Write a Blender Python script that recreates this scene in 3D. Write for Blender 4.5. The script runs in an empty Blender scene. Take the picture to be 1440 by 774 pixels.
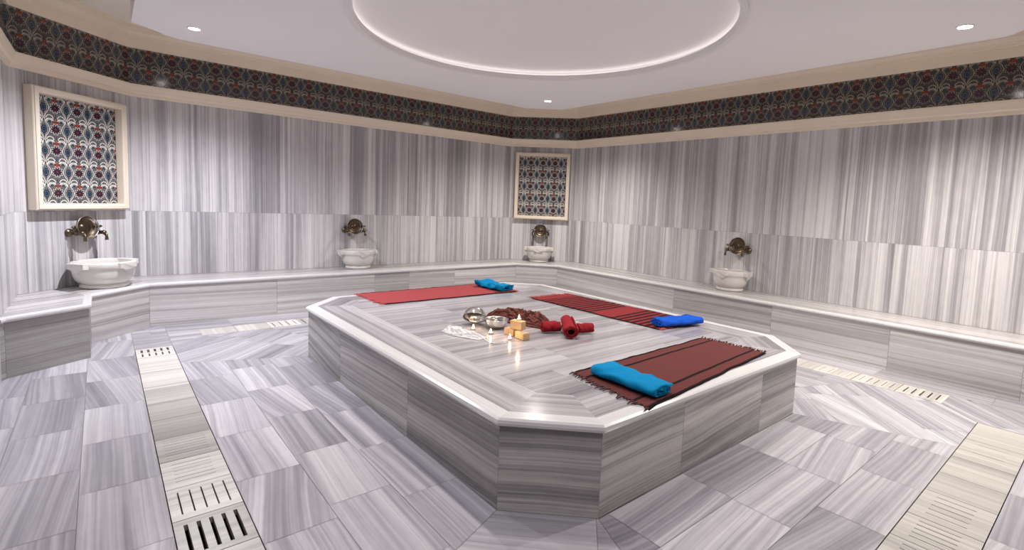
import bpy, bmesh, math, random
from mathutils import Vector, Matrix, noise
random.seed(7)
PI = math.pi
SC = bpy.context.scene
COL = SC.collection

# ------------------------------------------------------------------ helpers
def link(o, parent=None):
    COL.objects.link(o)
    if parent is not None:
        o.parent = parent
    return o

def tag(o, label=None, cat=None, group=None, kind=None):
    if label: o['label'] = label
    if cat: o['category'] = cat
    if group: o['group'] = group
    if kind: o['kind'] = kind
    return o

def thing(name, label, cat, loc=(0, 0, 0), rz=0.0, group=None):
    o = bpy.data.objects.new(name, None)
    o.empty_display_size = 0.1
    link(o)
    o.location = loc
    o.rotation_euler = (0, 0, rz)
    return tag(o, label, cat, group)

class MB:
    """a bmesh with a metre UV map and a per-face tint"""
    def __init__(s):
        s.bm = bmesh.new()
        s.uv = s.bm.loops.layers.uv.new('UVMap')
        s.tint = s.bm.loops.layers.float_color.new('tint')
        s.M = None
    def v(s, p):
        p = Vector(p)
        if s.M is not None: p = s.M @ p
        return s.bm.verts.new(p)
    def face(s, vs, uvs=None, mat=0, tint=1.0, smooth=False):
        try:
            f = s.bm.faces.new(vs)
        except ValueError:
            return None
        f.material_index = mat
        f.smooth = smooth
        for i, l in enumerate(f.loops):
            l[s.uv].uv = uvs[i] if uvs else (l.vert.co.x, l.vert.co.y)
            l[s.tint] = (tint, tint, tint, 1)
        return f
    def poly(s, pts, uvs=None, mat=0, tint=1.0, smooth=False):
        return s.face([s.v(p) for p in pts], uvs, mat, tint, smooth)
    def box(s, lo, hi, mat=0, tint=1.0, off=(0, 0), along='x'):
        x0, y0, z0 = lo; x1, y1, z1 = hi
        V = [s.v(p) for p in ((x0,y0,z0),(x1,y0,z0),(x1,y1,z0),(x0,y1,z0),(x0,y0,z1),(x1,y0,z1),(x1,y1,z1),(x0,y1,z1))]
        P = [(x0,y0,z0),(x1,y0,z0),(x1,y1,z0),(x0,y1,z0),(x0,y0,z1),(x1,y0,z1),(x1,y1,z1),(x0,y1,z1)]
        for q in ((0,3,2,1),(4,5,6,7),(0,1,5,4),(1,2,6,5),(2,3,7,6),(3,0,4,7)):
            uv = []
            for i in q:
                a, b, c = P[i]
                if along == 'x': uv.append((b + c + off[0], a + off[1]))
                elif along == 'y': uv.append((a + c + off[0], b + off[1]))
                else: uv.append((a + b + off[0], c + off[1]))
            s.face([V[i] for i in q], uv, mat, tint)
    def rings(s, rings, closed=True, mat=0, smooth=True, cap0=False, cap1=False, uvs=None, tint=1.0):
        VR = [[s.v(p) for p in r] for r in rings]
        n = len(rings[0])
        for i in range(len(VR) - 1):
            for j in range(n if closed else n - 1):
                k = (j + 1) % n
                u = None
                if uvs:
                    u = [uvs(i, j), uvs(i, j + 1), uvs(i + 1, j + 1), uvs(i + 1, j)]
                s.face([VR[i][j], VR[i][k], VR[i+1][k], VR[i+1][j]], u, mat, tint, smooth)
        if cap0: s.face(VR[0][::-1], None, mat, tint)
        if cap1: s.face(VR[-1], None, mat, tint)
        return VR
    def lathe(s, prof, n=40, mat=0, sx=1.0, sy=1.0, ymin=None, inner_from=None):
        R = []
        for k, (r, z) in enumerate(prof):
            ring = []
            for j in range(n):
                a = 2 * PI * j / n
                x, y = r * math.cos(a) * sx, r * math.sin(a) * sy
                if ymin is not None:
                    lim = ymin + (0.03 if inner_from is not None and k >= inner_from else 0)
                    y = max(y, lim)
                ring.append((x, y, z))
            R.append(ring)
        s.rings(R, True, mat, True, cap0=prof[0][0] < 1e-5, cap1=prof[-1][0] < 1e-5)
    def tube(s, pts, rad, n=10, mat=0, cap=True):
        pts = [Vector(p) for p in pts]
        if not isinstance(rad, (list, tuple)): rad = [rad] * len(pts)
        R = []
        up = Vector((0, 0, 1))
        for i, p in enumerate(pts):
            d = (pts[min(i+1, len(pts)-1)] - pts[max(i-1, 0)]).normalized()
            ref = up if abs(d.dot(up)) < 0.95 else Vector((1, 0, 0))
            a = d.cross(ref).normalized(); b = a.cross(d).normalized()
            R.append([p + rad[i] * (a * math.cos(2*PI*j/n) + b * math.sin(2*PI*j/n)) for j in range(n)])
        s.rings(R, True, mat, True, cap0=cap, cap1=cap)
    def build(s, name, mats, parent=None, recalc=True, bevel=None):
        if recalc: bmesh.ops.recalc_face_normals(s.bm, faces=s.bm.faces[:])
        me = bpy.data.meshes.new(name)
        s.bm.to_mesh(me); s.bm.free()
        for m in (mats if isinstance(mats, (list, tuple)) else [mats]): me.materials.append(m)
        o = bpy.data.objects.new(name, me)
        link(o, parent)
        if bevel:
            b = o.modifiers.new('bevel', 'BEVEL'); b.width = bevel; b.segments = 2; b.limit_method = 'ANGLE'; b.angle_limit = 0.7
        return o

def clip_poly(P, n, d):
    """keep the part of the 2D polygon P with n.p >= d"""
    out = []
    for i in range(len(P)):
        a, b = P[i], P[(i + 1) % len(P)]
        da = n[0]*a[0] + n[1]*a[1] - d; db = n[0]*b[0] + n[1]*b[1] - d
        if da >= -1e-7: out.append(a)
        if (da > 1e-7 and db < -1e-7) or (da < -1e-7 and db > 1e-7):
            t = da / (da - db)
            out.append((a[0] + t*(b[0]-a[0]), a[1] + t*(b[1]-a[1])))
    return out

def clip_convex(P, Q, inset=0.0):
    """P clipped by the counter-clockwise convex polygon Q"""
    for i in range(len(Q)):
        a, b = Q[i], Q[(i + 1) % len(Q)]
        e = (b[0]-a[0], b[1]-a[1]); L = math.hypot(*e)
        if L < 1e-9: continue
        n = (-e[1]/L, e[0]/L)
        P = clip_poly(P, n, n[0]*a[0] + n[1]*a[1] + inset)
        if len(P) < 3: return []
    return P

def area2(P): return 0.5 * sum(P[i][0]*P[(i+1)%len(P)][1] - P[(i+1)%len(P)][0]*P[i][1] for i in range(len(P)))
def ccw(P): return P if area2(P) > 0 else P[::-1]

def offset_poly(P, d, closed=True):
    """mitred offset of a polyline to its left by d"""
    n = len(P); out = []
    for i in range(n):
        if closed or 0 < i < n - 1:
            a, b, c = P[i-1], P[i], P[(i+1) % n]
            e1 = Vector((b[0]-a[0], b[1]-a[1])).normalized(); e2 = Vector((c[0]-b[0], c[1]-b[1])).normalized()
            n1 = Vector((-e1.y, e1.x)); n2 = Vector((-e2.y, e2.x))
            m = n1 + n2; m = m / (m.dot(n1))
            out.append((b[0] + m.x*d, b[1] + m.y*d))
        else:
            a, b = (P[0], P[1]) if i == 0 else (P[-2], P[-1])
            e = Vector((b[0]-a[0], b[1]-a[1])).normalized()
            q = P[i]
            out.append((q[0] - e.y*d, q[1] + e.x*d))
    return out

def sweep(mb, P, prof, closed=True, mat=0, smooth=False, seed=0.0, caps=False, tints=None):
    """profile [(offset to the left, z)] swept along the plan polyline P"""
    loops = [offset_poly(P, d, closed) for d, z in prof]
    n = len(P); cum = [0.0]
    for i in range(n): cum.append(cum[-1] + math.dist(P[i], P[(i+1) % n]))
    vv = [0.0]
    for k in range(1, len(prof)): vv.append(vv[-1] + math.dist(prof[k-1], prof[k]))
    for i in range(n if closed else n - 1):
        j = (i + 1) % n
        for k in range(len(prof) - 1):
            pts = [(*loops[k][i], prof[k][1]), (*loops[k][j], prof[k][1]), (*loops[k+1][j], prof[k+1][1]), (*loops[k+1][i], prof[k+1][1])]
            o = seed + i * 3.7
            mb.poly(pts, [(vv[k]+o, cum[i]), (vv[k]+o, cum[i+1]), (vv[k+1]+o, cum[i+1]), (vv[k+1]+o, cum[i])], mat, tints[i % len(tints)] if tints else 1.0, smooth)
    if caps and not closed:
        for i in (0, n - 1):
            mb.poly([(*loops[k][i], prof[k][1]) for k in range(len(prof))], None, mat)

# ------------------------------------------------------------------ node materials
class NT:
    def __init__(s, name):
        s.m = bpy.data.materials.new(name); s.m.use_nodes = True
        s.t = s.m.node_tree; s.t.nodes.clear()
        s.out = s.t.nodes.new('ShaderNodeOutputMaterial')
        s.b = s.t.nodes.new('ShaderNodeBsdfPrincipled')
        s.t.links.new(s.b.outputs[0], s.out.inputs[0])
    def node(s, kind, **kw):
        n = s.t.nodes.new(kind)
        for k, v in kw.items(): setattr(n, k, v)
        return n
    def set(s, sock, val):
        if isinstance(val, E): s.t.links.new(val.o, sock)
        elif hasattr(val, 'is_output'): s.t.links.new(val, sock)
        else: sock.default_value = val
    def bsdf(s, **kw):
        for k, v in kw.items(): s.set(s.b.inputs[k.replace('_', ' ')], v)
    def math(s, op, *a, clamp=False):
        n = s.node('ShaderNodeMath', operation=op, use_clamp=clamp)
        for i, x in enumerate(a): s.set(n.inputs[i], x)
        return E(s, n.outputs[0])
    def uv(s):
        n = s.node('ShaderNodeUVMap'); n.uv_map = 'UVMap'
        x = s.node('ShaderNodeSeparateXYZ'); s.t.links.new(n.outputs[0], x.inputs[0])
        return E(s, x.outputs[0]), E(s, x.outputs[1])
    def objco(s):
        n = s.node('ShaderNodeTexCoord'); return n.outputs['Object']
    def vec(s, x, y, z=0.0):
        n = s.node('ShaderNodeCombineXYZ')
        for i, q in enumerate((x, y, z)): s.set(n.inputs[i], q)
        return n.outputs[0]
    def noise(s, vec, scale=1.0, detail=2.0, rough=0.5):
        n = s.node('ShaderNodeTexNoise'); s.set(n.inputs['Vector'], vec)
        n.inputs['Scale'].default_value = scale; n.inputs['Detail'].default_value = detail; n.inputs['Roughness'].default_value = rough
        return E(s, n.outputs[0])
    def attr(s, name):
        n = s.node('ShaderNodeAttribute'); n.attribute_name = name
        return E(s, n.outputs['Fac'])
    def mix(s, f, a, b):
        n = s.node('ShaderNodeMix', data_type='RGBA')
        s.set(n.inputs[0], f)
        for sock, v in ((n.inputs[6], a), (n.inputs[7], b)):
            s.set(sock, v if hasattr(v, 'is_output') else (*v[:3], 1))
        return n.outputs[2]
    def ramp(s, f, stops):
        n = s.node('ShaderNodeValToRGB'); s.set(n.inputs[0], f)
        e = n.color_ramp.elements
        while len(e) < len(stops): e.new(0.5)
        for q, (p, c) in zip(e, stops): q.position = p; q.color = (*c, 1)
        return n.outputs[0]
    def scale_col(s, c, f):
        n = s.node('ShaderNodeVectorMath', operation='SCALE')
        s.set(n.inputs[0], c); s.set(n.inputs['Scale'], f)
        return n.outputs[0]
    def bump(s, h, strength=0.2, dist=0.01):
        n = s.node('ShaderNodeBump'); s.set(n.inputs['Height'], h)
        n.inputs['Strength'].default_value = strength; n.inputs['Distance'].default_value = dist
        s.t.links.new(n.outputs[0], s.b.inputs['Normal'])
class E:
    def __init__(s, t, o): s.t, s.o = t, o
    def __add__(s, b): return s.t.math('ADD', s, b)
    __radd__ = __add__
    def __sub__(s, b): return s.t.math('SUBTRACT', s, b)
    def __rsub__(s, b): return s.t.math('SUBTRACT', b, s)
    def __mul__(s, b): return s.t.math('MULTIPLY', s, b)
    __rmul__ = __mul__
    def __truediv__(s, b): return s.t.math('DIVIDE', s, b)
    def abs(s): return s.t.math('ABSOLUTE', s)
    def lt(s, b, w=0.01):   # soft s < b
        n = s.t.node('ShaderNodeMapRange', interpolation_type='SMOOTHSTEP')
        s.t.set(n.inputs[0], s); n.inputs[1].default_value = b - w; n.inputs[2].default_value = b + w
        n.inputs[3].default_value = 1; n.inputs[4].default_value = 0
        return E(s.t, n.outputs[0])
    def gt(s, b, w=0.01): return 1.0 - s.lt(b, w)
    def max(s, b): return s.t.math('MAXIMUM', s, b)
    def min(s, b): return s.t.math('MINIMUM', s, b)
def hyp(t, a, b): return t.math('SQRT', a*a + b*b)

def plain(name, col, rough=0.5, metal=0.0, var=0.0, vscale=8.0, bump=0.0, bscale=60.0, **kw):
    t = NT(name)
    t.bsdf(Roughness=rough, Metallic=metal)
    if var:
        f = t.noise(t.objco(), vscale, 4.0)
        t.bsdf(Base_Color=t.mix(f, tuple(max(0, c*(1-var)) for c in col), tuple(min(1, c*(1+var)) for c in col)))
    else:
        t.bsdf(Base_Color=(*col, 1))
    if bump: t.bump(t.noise(t.objco(), bscale, 3.0), bump, 0.004)
    for k, v in kw.items(): t.b.inputs[k.replace('_', ' ')].default_value = v
    return t.m

def marble(name, dark, mid, light, white, rough=0.25, scale=1.0, contrast=1.0, warp=0.03, spec=0.5):
    """banded marble: bands run along UV y, each tile carries its own UV offset and tint"""
    t = NT(name)
    u, v = t.uv()
    w = (t.noise(t.vec(u*1.3, v*0.9), 1.0, 2.0) - 0.5) * (2*warp) + (t.noise(t.vec(u*7.0, v*2.2), 1.0, 2.0) - 0.5) * (0.25*warp)
    a = (u + w) * scale
    n1 = t.noise(t.vec(a*3.2, v*0.10), 1.0, 2.0, 0.5)
    n2 = t.noise(t.vec(a*17.0, v*0.16, 3.0), 1.0, 3.0, 0.6)
    n3 = t.noise(t.vec(a*70.0, v*0.45, 7.0), 1.0, 2.0, 0.6)
    n4 = t.noise(t.vec(u*22.0, v*7.0, 1.0), 1.0, 3.0, 0.6)
    s = n1*0.36 + n2*0.36 + n3*0.23 + n4*0.05
    s = (s - 0.5) * contrast + 0.5
    c = t.ramp(s, [(0.34, dark), (0.45, mid), (0.55, light), (0.66, white)])
    c = t.scale_col(c, t.attr('tint'))
    t.bsdf(Base_Color=c, Roughness=t.math('ADD', n2*0.12, rough-0.06))
    t.b.inputs['Specular IOR Level'].default_value = spec
    return t.m

def iznik(name, cream, ground, pale):
    """floral tile repeat: blue pomegranates in ogee stems, maroon blossoms, fans and red tulips"""
    t = NT(name)
    u, v = t.uv()
    x = t.math('PINGPONG', u / 0.225, 0.5)          # 0 at the pomegranate, .5 at the blossom
    y = t.math('SUBTRACT', t.math('FRACT', v / 0.21), 0.5)
    bx = 0.5 - x
    dn = t.noise(t.vec(u*90.0, v*90.0), 1.0, 1.0)
    cy = t.math('COSINE', y*PI)
    xb = cy*cy*0.205 + 0.03                      # ogee lattice of cream stems
    ogee = (x - xb).abs().lt(0.013, 0.007)
    ogee2 = (x - cy*cy*0.15 - 0.004).abs().lt(0.009, 0.006) * (y.abs().lt(0.36, 0.02))
    drop = hyp(t, x*(1.2 + y*1.1), (y + 0.03)*0.85)
    body = drop.lt(0.150, 0.01)
    core = (drop - 0.10).abs().lt(0.009, 0.006)
    heart = drop.lt(0.03, 0.01)
    # spiked blossom
    r = hyp(t, bx, y)
    th = t.math('ARCTAN2', y, bx)
    pet = t.math('COSINE', th*10.0)
    bloom = (r - pet*0.035).lt(0.165, 0.012)
    halo = (r - pet*0.04 - 0.22).abs().lt(0.013, 0.008)
    eye = (r - pet*0.01).lt(0.038, 0.012)
    # scale-like fans between the rows
    fx = x - 0.25
    fr = hyp(t, fx, y - 0.33)
    up_ = y.gt(0.33)
    fan = ((fr - 0.165).abs().lt(0.026, 0.007)).max((fr - 0.105).abs().lt(0.012, 0.006)) * up_
    dot = hyp(t, fx, (y - 0.36)*1.2).lt(0.062, 0.012)
    fl = hyp(t, fx, y + 0.5)
    fanb = ((fl - 0.15).abs().lt(0.018, 0.007)) * y.lt(-0.30, 0.01)
    tul = hyp(t, bx - 0.085 - (y - 0.34)*0.5, (y - 0.34)*1.2).lt(0.068, 0.012)
    org = hyp(t, bx, (y - 0.30)*1.5).lt(0.11, 0.03)
    leaf = (t.math('SINE', (x + y*0.7)*60.0) * t.math('SINE', (x*0.7 - y)*60.0)).gt(0.4, 0.2)
    c = t.mix(leaf * pale, ground, cream)
    c = t.mix(org*0.6, c, (0.33, 0.13, 0.06))
    c = t.mix(fanb.max(fan), c, cream)
    c = t.mix(halo*0.8, c, cream)
    c = t.mix(ogee.max(ogee2*0.6), c, cream)
    c = t.mix(dot, c, (0.012, 0.06, 0.075))
    c = t.mix(tul, c, (0.24, 0.02, 0.012))
    c = t.mix(bloom, c, (0.035, 0.012, 0.025))
    c = t.mix(eye, c, (0.22, 0.035, 0.06))
    c = t.mix(body, c, (0.014, 0.025, 0.05))
    c = t.mix(core, c, (0.13, 0.16, 0.2))
    c = t.mix(heart, c, (0.03, 0.06, 0.12))
    # tile joints
    jx = t.math('PINGPONG', u/0.225 + 0.5, 0.5).lt(0.006, 0.003)
    c = t.mix(jx*0.5, c, (0.02, 0.02, 0.02))
    t.bsdf(Base_Color=c, Roughness=0.12)
    t.bump(dn, 0.04, 0.002)
    return t.m

M = {}
M['wall'] = marble('marble_wall', (0.25,0.24,0.258), (0.375,0.36,0.378), (0.585,0.568,0.578), (0.71,0.695,0.695), 0.3, 1.0, 1.4, 0.008)
M['bench'] = marble('marble_bench', (0.25,0.235,0.235), (0.37,0.352,0.352), (0.52,0.50,0.495), (0.66,0.645,0.64), 0.28, 1.3, 1.25, 0.014)
M['floor'] = marble('marble_floor', (0.20,0.193,0.222), (0.315,0.305,0.342), (0.475,0.46,0.50), (0.64,0.625,0.65), 0.2, 0.68, 1.2, 0.022)
M['slab'] = marble('marble_slab', (0.165,0.155,0.172), (0.265,0.25,0.27), (0.39,0.372,0.395), (0.53,0.51,0.53), 0.17, 1.2, 1.25, 0.018)
M['panel'] = marble('marble_panel', (0.15,0.14,0.14), (0.265,0.252,0.25), (0.42,0.403,0.39), (0.62,0.60,0.58), 0.25, 1.0, 1.6, 0.03)
M['white_marble'] = marble('marble_white', (0.48,0.465,0.475), (0.57,0.555,0.565), (0.64,0.63,0.635), (0.70,0.69,0.69), 0.2, 2.0, 0.8, 0.02)
M['drain'] = marble('marble_drain', (0.31,0.292,0.277), (0.43,0.41,0.385), (0.55,0.525,0.495), (0.64,0.615,0.58), 0.35, 1.6, 1.2, 0.02)
M['basin'] = plain('basin_marble', (0.64,0.61,0.585), 0.25, var=0.10, vscale=6)
M['grout'] = plain('grout', (0.22,0.20,0.20), 0.8)
M['dark'] = plain('channel_dark', (0.03,0.026,0.024), 0.5)
M['cream'] = plain('cream_moulding', (0.86,0.76,0.61), 0.45, var=0.05, vscale=3)
M['ivory'] = plain('ivory_frame', (0.74,0.65,0.54), 0.45, var=0.04, vscale=5)
M['ceiling'] = plain('ceiling_paint', (0.89,0.865,0.865), 0.75, var=0.02, vscale=1.2)
M['cove'] = plain('cove_paint', (0.86,0.80,0.70), 0.75, var=0.03, vscale=2)
M['white'] = plain('white_plaster', (0.82,0.80,0.80), 0.6)
M['frieze'] = iznik('frieze_tile', (0.36,0.31,0.25), (0.012,0.013,0.018), 0.5)
M['tiles'] = iznik('panel_tile', (0.70,0.66,0.60), (0.02,0.026,0.042), 0.55)
M['bronze'] = plain('aged_bronze', (0.13,0.095,0.065), 0.32, 0.95, var=0.35, vscale=30)
M['copper'] = plain('tinned_copper', (0.42,0.37,0.33), 0.3, 0.95, var=0.35, vscale=18, bump=0.25, bscale=90)
M['silver'] = plain('hammered_silver', (0.80,0.78,0.75), 0.14, 1.0, var=0.1, vscale=30, bump=0.5, bscale=70)
M['soap'] = plain('soap', (0.50,0.335,0.18), 0.55, var=0.22, vscale=70, bump=0.3, bscale=160)
M['tin'] = plain('tealight_tin', (0.8,0.8,0.8), 0.25, 1.0)
M['wax'] = plain('wax', (0.9,0.84,0.72), 0.4, Subsurface_Weight=0.3)
M['wick'] = plain('wick', (0.03,0.025,0.02), 0.9)
def emit(name, col, s):
    t = NT(name)
    t.bsdf(Base_Color=(*col, 1), Emission_Color=(*col, 1), Emission_Strength=s)
    return t.m
M['flame'] = emit('flame', (1.0, 0.62, 0.25), 60.0)
M['lens'] = emit('lamp_lens', (1.0, 0.95, 0.9), 60.0)

def cloth(name, col, dark, kind=None, tex=900.0, L=1.6, W=0.6):
    t = NT(name)
    u, v = t.uv()
    weave = t.math('SINE', u*tex) * t.math('SINE', v*tex)
    n = t.noise(t.vec(u*300.0, v*60.0), 1.0, 2.0)
    f = weave*0.18 + n*0.6
    if kind == 'border':          # dark selvedges and two dark lines along the length
        e = v.lt(0.022, 0.003).max(v.gt(W-0.022, 0.003))
        l = (v - 0.115).abs().lt(0.012, 0.002).max((v - (W-0.115)).abs().lt(0.012, 0.002))
        k = e.max(l)
        base = t.mix(t.math('MULTIPLY', f, 0.9, clamp=True), col, tuple(c*0.38 for c in col))
        c = t.mix(k, base, dark)
    elif kind == 'bands':         # dark bands woven across, a plain red belt near the middle
        p = t.math('PINGPONG', u, 0.0375) / 0.0375
        b = p.lt(0.55, 0.08)
        belt = (u - 0.98).abs().lt(0.115, 0.002)
        b = b * (1.0 - belt) * u.gt(0.14, 0.003)
        e = v.lt(0.015, 0.003).max(v.gt(W-0.015, 0.003))
        base = t.mix(t.math('MULTIPLY', f, 0.8, clamp=True), col, tuple(c*0.55 for c in col))
        c = t.mix(b.max(e*0.9), base, dark)
    elif kind == 'edge':
        e = v.lt(0.025, 0.004).max(v.gt(W-0.025, 0.004))
        base = t.mix(t.math('MULTIPLY', f, 0.8, clamp=True), col, tuple(c*0.6 for c in col))
        c = t.mix(e, base, dark)
    elif kind == 'stripe':
        p = t.math('PINGPONG', v, 0.008) / 0.008
        c = t.mix(p.lt(0.45, 0.12), col, dark)
    else:
        c = t.mix(t.math('MULTIPLY', f, 0.8, clamp=True), col, tuple(q*0.7 for q in col))
    t.bsdf(Base_Color=c, Roughness=0.95)
    t.b.inputs['Specular IOR Level'].default_value = 0.12
    t.bump(f, 0.3, 0.002)
    return t.m
M['rug_red'] = cloth('rug_red', (0.33,0.06,0.065), (0.035,0.01,0.014), 'edge', W=0.65)
M['rug_band'] = cloth('rug_band', (0.25,0.03,0.032), (0.03,0.008,0.01), 'bands', W=0.64)
M['rug_maroon'] = cloth('rug_maroon', (0.135,0.04,0.038), (0.012,0.006,0.008), 'border', W=0.63)
M['fringe_red'] = plain('fringe_red', (0.45,0.07,0.07), 0.9, var=0.3, vscale=60)
M['fringe_dark'] = plain('fringe_dark', (0.09,0.03,0.03), 0.9, var=0.5, vscale=60)
M['cyan'] = cloth('towel_cyan', (0.003,0.205,0.43), (0,0,0), tex=700)
M['blue'] = cloth('towel_blue', (0.01,0.085,0.50), (0,0,0), tex=700)
M['red'] = cloth('towel_red', (0.27,0.018,0.026), (0.19,0.011,0.017), 'stripe')
M['brown'] = cloth('cloth_brown', (0.17,0.055,0.045), (0.05,0.018,0.016), 'stripe')
M['whitecloth'] = cloth('cloth_white', (0.66,0.65,0.65), (0.5,0.5,0.5))
M['cord'] = plain('cord_white', (0.78,0.76,0.75), 0.8)

# ------------------------------------------------------------------ the room
XL, XR, YF, YB = -0.624, 6.764, -0.67, 7.731
CL, CR = 0.90, 0.882
ZT, ZF0, ZF1, ZC, ZP = 2.615, 2.755, 3.17, 3.40, 3.10
HB, HS = 0.495, 0.49
ROOM = [(XL+CL,YF),(XR-CL,YF),(XR,YF+CL),(XR,YB-CR),(XR-CR,YB),(XL+CL,YB),(XL,YB-CL),(XL,YF+CL)]
NAMES = ['wall_front','wall_front_right','wall_right','wall_back_right','wall_back','wall_back_left','wall_left','wall_front_left']

def wall_tiles(mb, a, b, rows, wr, rng):
    L = math.dist(a, b); ex = ((b[0]-a[0])/L, (b[1]-a[1])/L); n = (-ex[1], ex[0])
    P = lambda s, z, h: (a[0]+ex[0]*s+n[0]*h, a[1]+ex[1]*s+n[1]*h, z)
    for z0, z1 in rows:
        s = -rng.uniform(0, wr[0])
        while s < L:
            e = s + rng.uniform(*wr)
            s0, s1 = max(s, 0), min(e, L)
            if L - s1 < 0.08: s1 = L
            if s1 - s0 > 0.01:
                g = 0.0008
                o = rng.uniform(0, 60); w = rng.uniform(0, 60)
                ti = rng.uniform(0.9, 1.06)
                pts = [P(s0+g, z0+g, 0.002), P(s1-g, z0+g, 0.002), P(s1-g, z1-g, 0.002), P(s0+g, z1-g, 0.002)]
                mb.poly(pts, [(s0+o, z0+w), (s1+o, z0+w), (s1+o, z1+w), (s0+o, z1+w)], 0, ti)
            if s1 == L: break
            s = e

for i, nm in enumerate(NAMES):
    a, b = ROOM[i], ROOM[(i+1) % 8]
    mb = MB()
    oa, ob = offset_poly(ROOM, -0.12)[i], offset_poly(ROOM, -0.12)[(i+1) % 8]
    rings = [[(*a,-0.1),(*b,-0.1),(*ob,-0.1),(*oa,-0.1)], [(*a,ZC+0.1),(*b,ZC+0.1),(*ob,ZC+0.1),(*oa,ZC+0.1)]]
    mb.rings(rings, True, 1, False, True, True)
    mb_w = mb
    wall_tiles(mb, a, b, [(0.0, 0.495), (0.495, 1.2825), (1.2825, 2.63)], (0.42, 0.78), random.Random(20+i))
    tag(mb.build(nm, [M['wall'], M['grout']], recalc=False), kind='structure')

# lower cornice under the frieze, frieze, upper cornice
mb = MB()
sweep(mb, ROOM, [(0.0,ZT),(0.026,ZT+0.002),(0.030,ZT+0.008),(0.030,ZT+0.040),(0.036,ZT+0.046),(0.052,ZT+0.052),(0.056,ZT+0.075),(0.068,ZT+0.115),(0.070,ZT+0.128),(0.070,ZF0),(0.0,ZF0+0.001)])
tag(mb.build('trim_1', M['cream']), 'cream moulding running below the patterned tile frieze', kind='structure')
mb = MB()
sweep(mb, ROOM, [(0.008,ZF0),(0.008,ZF1)])
for f in mb.bm.faces:       # u along the wall, v up
    for l in f.loops:
        q = l[mb.uv].uv; l[mb.uv].uv = (q[1], l.vert.co.z - ZF0 + 0.0025)
tag(mb.build('trim_2', M['frieze'], recalc=False), 'dark floral tile frieze around the top of the walls', kind='structure')
mb = MB()
sweep(mb, ROOM, [(0.0,ZF1-0.004),(0.030,ZF1-0.004),(0.034,ZF1+0.012),(0.040,ZF1+0.085),(0.040,ZF1+0.10),(0.058,ZF1+0.104),(0.060,ZF1+0.118),(0.072,ZF1+0.121),(0.078,ZF1+0.14),(0.105,ZF1+0.17),(0.107,ZF1+0.185),(0.135,ZF1+0.19),(0.140,ZC),(0.0,ZC)])
tag(mb.build('trim_3', M['cream']), 'cream cornice between the frieze and the ceiling', kind='structure')

# ceiling: upper field, dropped octagonal panel with an oval dome
DC = (3.05, 3.62); DA, DB = 1.60, 1.70
PAN = [(0.61,0.45),(5.35,0.45),(5.72,0.82),(5.72,6.20),(5.29,6.575),(0.628,6.575),(0.258,6.26),(0.258,0.80)]
mb = MB()
cl = offset_poly(ROOM, -0.1)
mb.poly([(*p, ZC) for p in cl], None, 1)
def ray_poly(c, ang, P):
    d = (math.cos(ang), math.sin(ang)); best = None
    for i in range(len(P)):
        a, b = P[i], P[(i+1) % len(P)]
        ex, ey = b[0]-a[0], b[1]-a[1]
        den = d[0]*ey - d[1]*ex
        if abs(den) < 1e-9: continue
        tt = ((a[0]-c[0])*ey - (a[1]-c[1])*ex) / den
        ss = ((a[0]-c[0])*d[1] - (a[1]-c[1])*d[0]) / den
        if tt > 0 and -1e-6 <= ss <= 1+1e-6 and (best is None or tt < best): best = tt
    return (c[0]+d[0]*best, c[1]+d[1]*best)
angs = [2*PI*i/144 for i in range(144)] + [math.atan2(p[1]-DC[1], p[0]-DC[0]) % (2*PI) for p in PAN]
angs = sorted(set(round(a, 6) for a in angs))
def ell(k, z, a): 
    t = math.atan2(math.sin(a)/DB, math.cos(a)/DA)
    return (DC[0]+k*DA*math.cos(t), DC[1]+k*DB*math.sin(t), z)
outer = [ray_poly(DC, a, PAN) for a in angs]
mb.rings([[(*p, ZC) for p in outer], [(*p, ZP) for p in outer], [ell(1.0, ZP, a) for a in angs]], True, 0, False)
# lip and dome
mb.rings([[ell(1.03, ZP, a) for a in angs], [ell(1.03, ZP-0.022, a) for a in angs], [ell(1.012, ZP-0.028, a) for a in angs], [ell(0.998, ZP-0.024, a) for a in angs], [ell(0.991, ZP+0.02, a) for a in angs], [ell(0.993, ZP+0.03, a) for a in angs]], True, 2, False)
mb.rings([[ell(0.993, ZP+0.03, a) for a in angs], [ell(1.035, ZP+0.03, a) for a in angs], [ell(1.035, ZP+0.075, a) for a in angs], [ell(0.965, ZP+0.09, a) for a in angs]], True, 0, False)
mb.rings([[ell(0.965, ZP+0.09, a) for a in angs]] + [[ell(k, ZP+0.09+0.07*(1-(k/0.965)**2), a) for a in angs] for k in (0.9,0.75,0.6,0.45,0.3,0.15,0.02)], True, 0, True, False, True)
tag(mb.build('ceiling', [M['ceiling'], M['cove'], M['white']], recalc=False), kind='structure')

mb = MB()  # unseen glowing strip added behind the lip to brighten the dome and rim
mb.rings([[ell(k, ZP+z, a) for a in angs] for k, z in ((1.012,0.0305),(1.026,0.0305),(1.026,0.040),(1.012,0.040),(1.012,0.0305))], True, 0, False)
tag(mb.build('added_light_strip', emit('added_strip_glow', (1.0,0.96,0.94), 1.0)), 'added light strip in the groove, brightening the oval ceiling dome', 'light strip')

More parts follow.
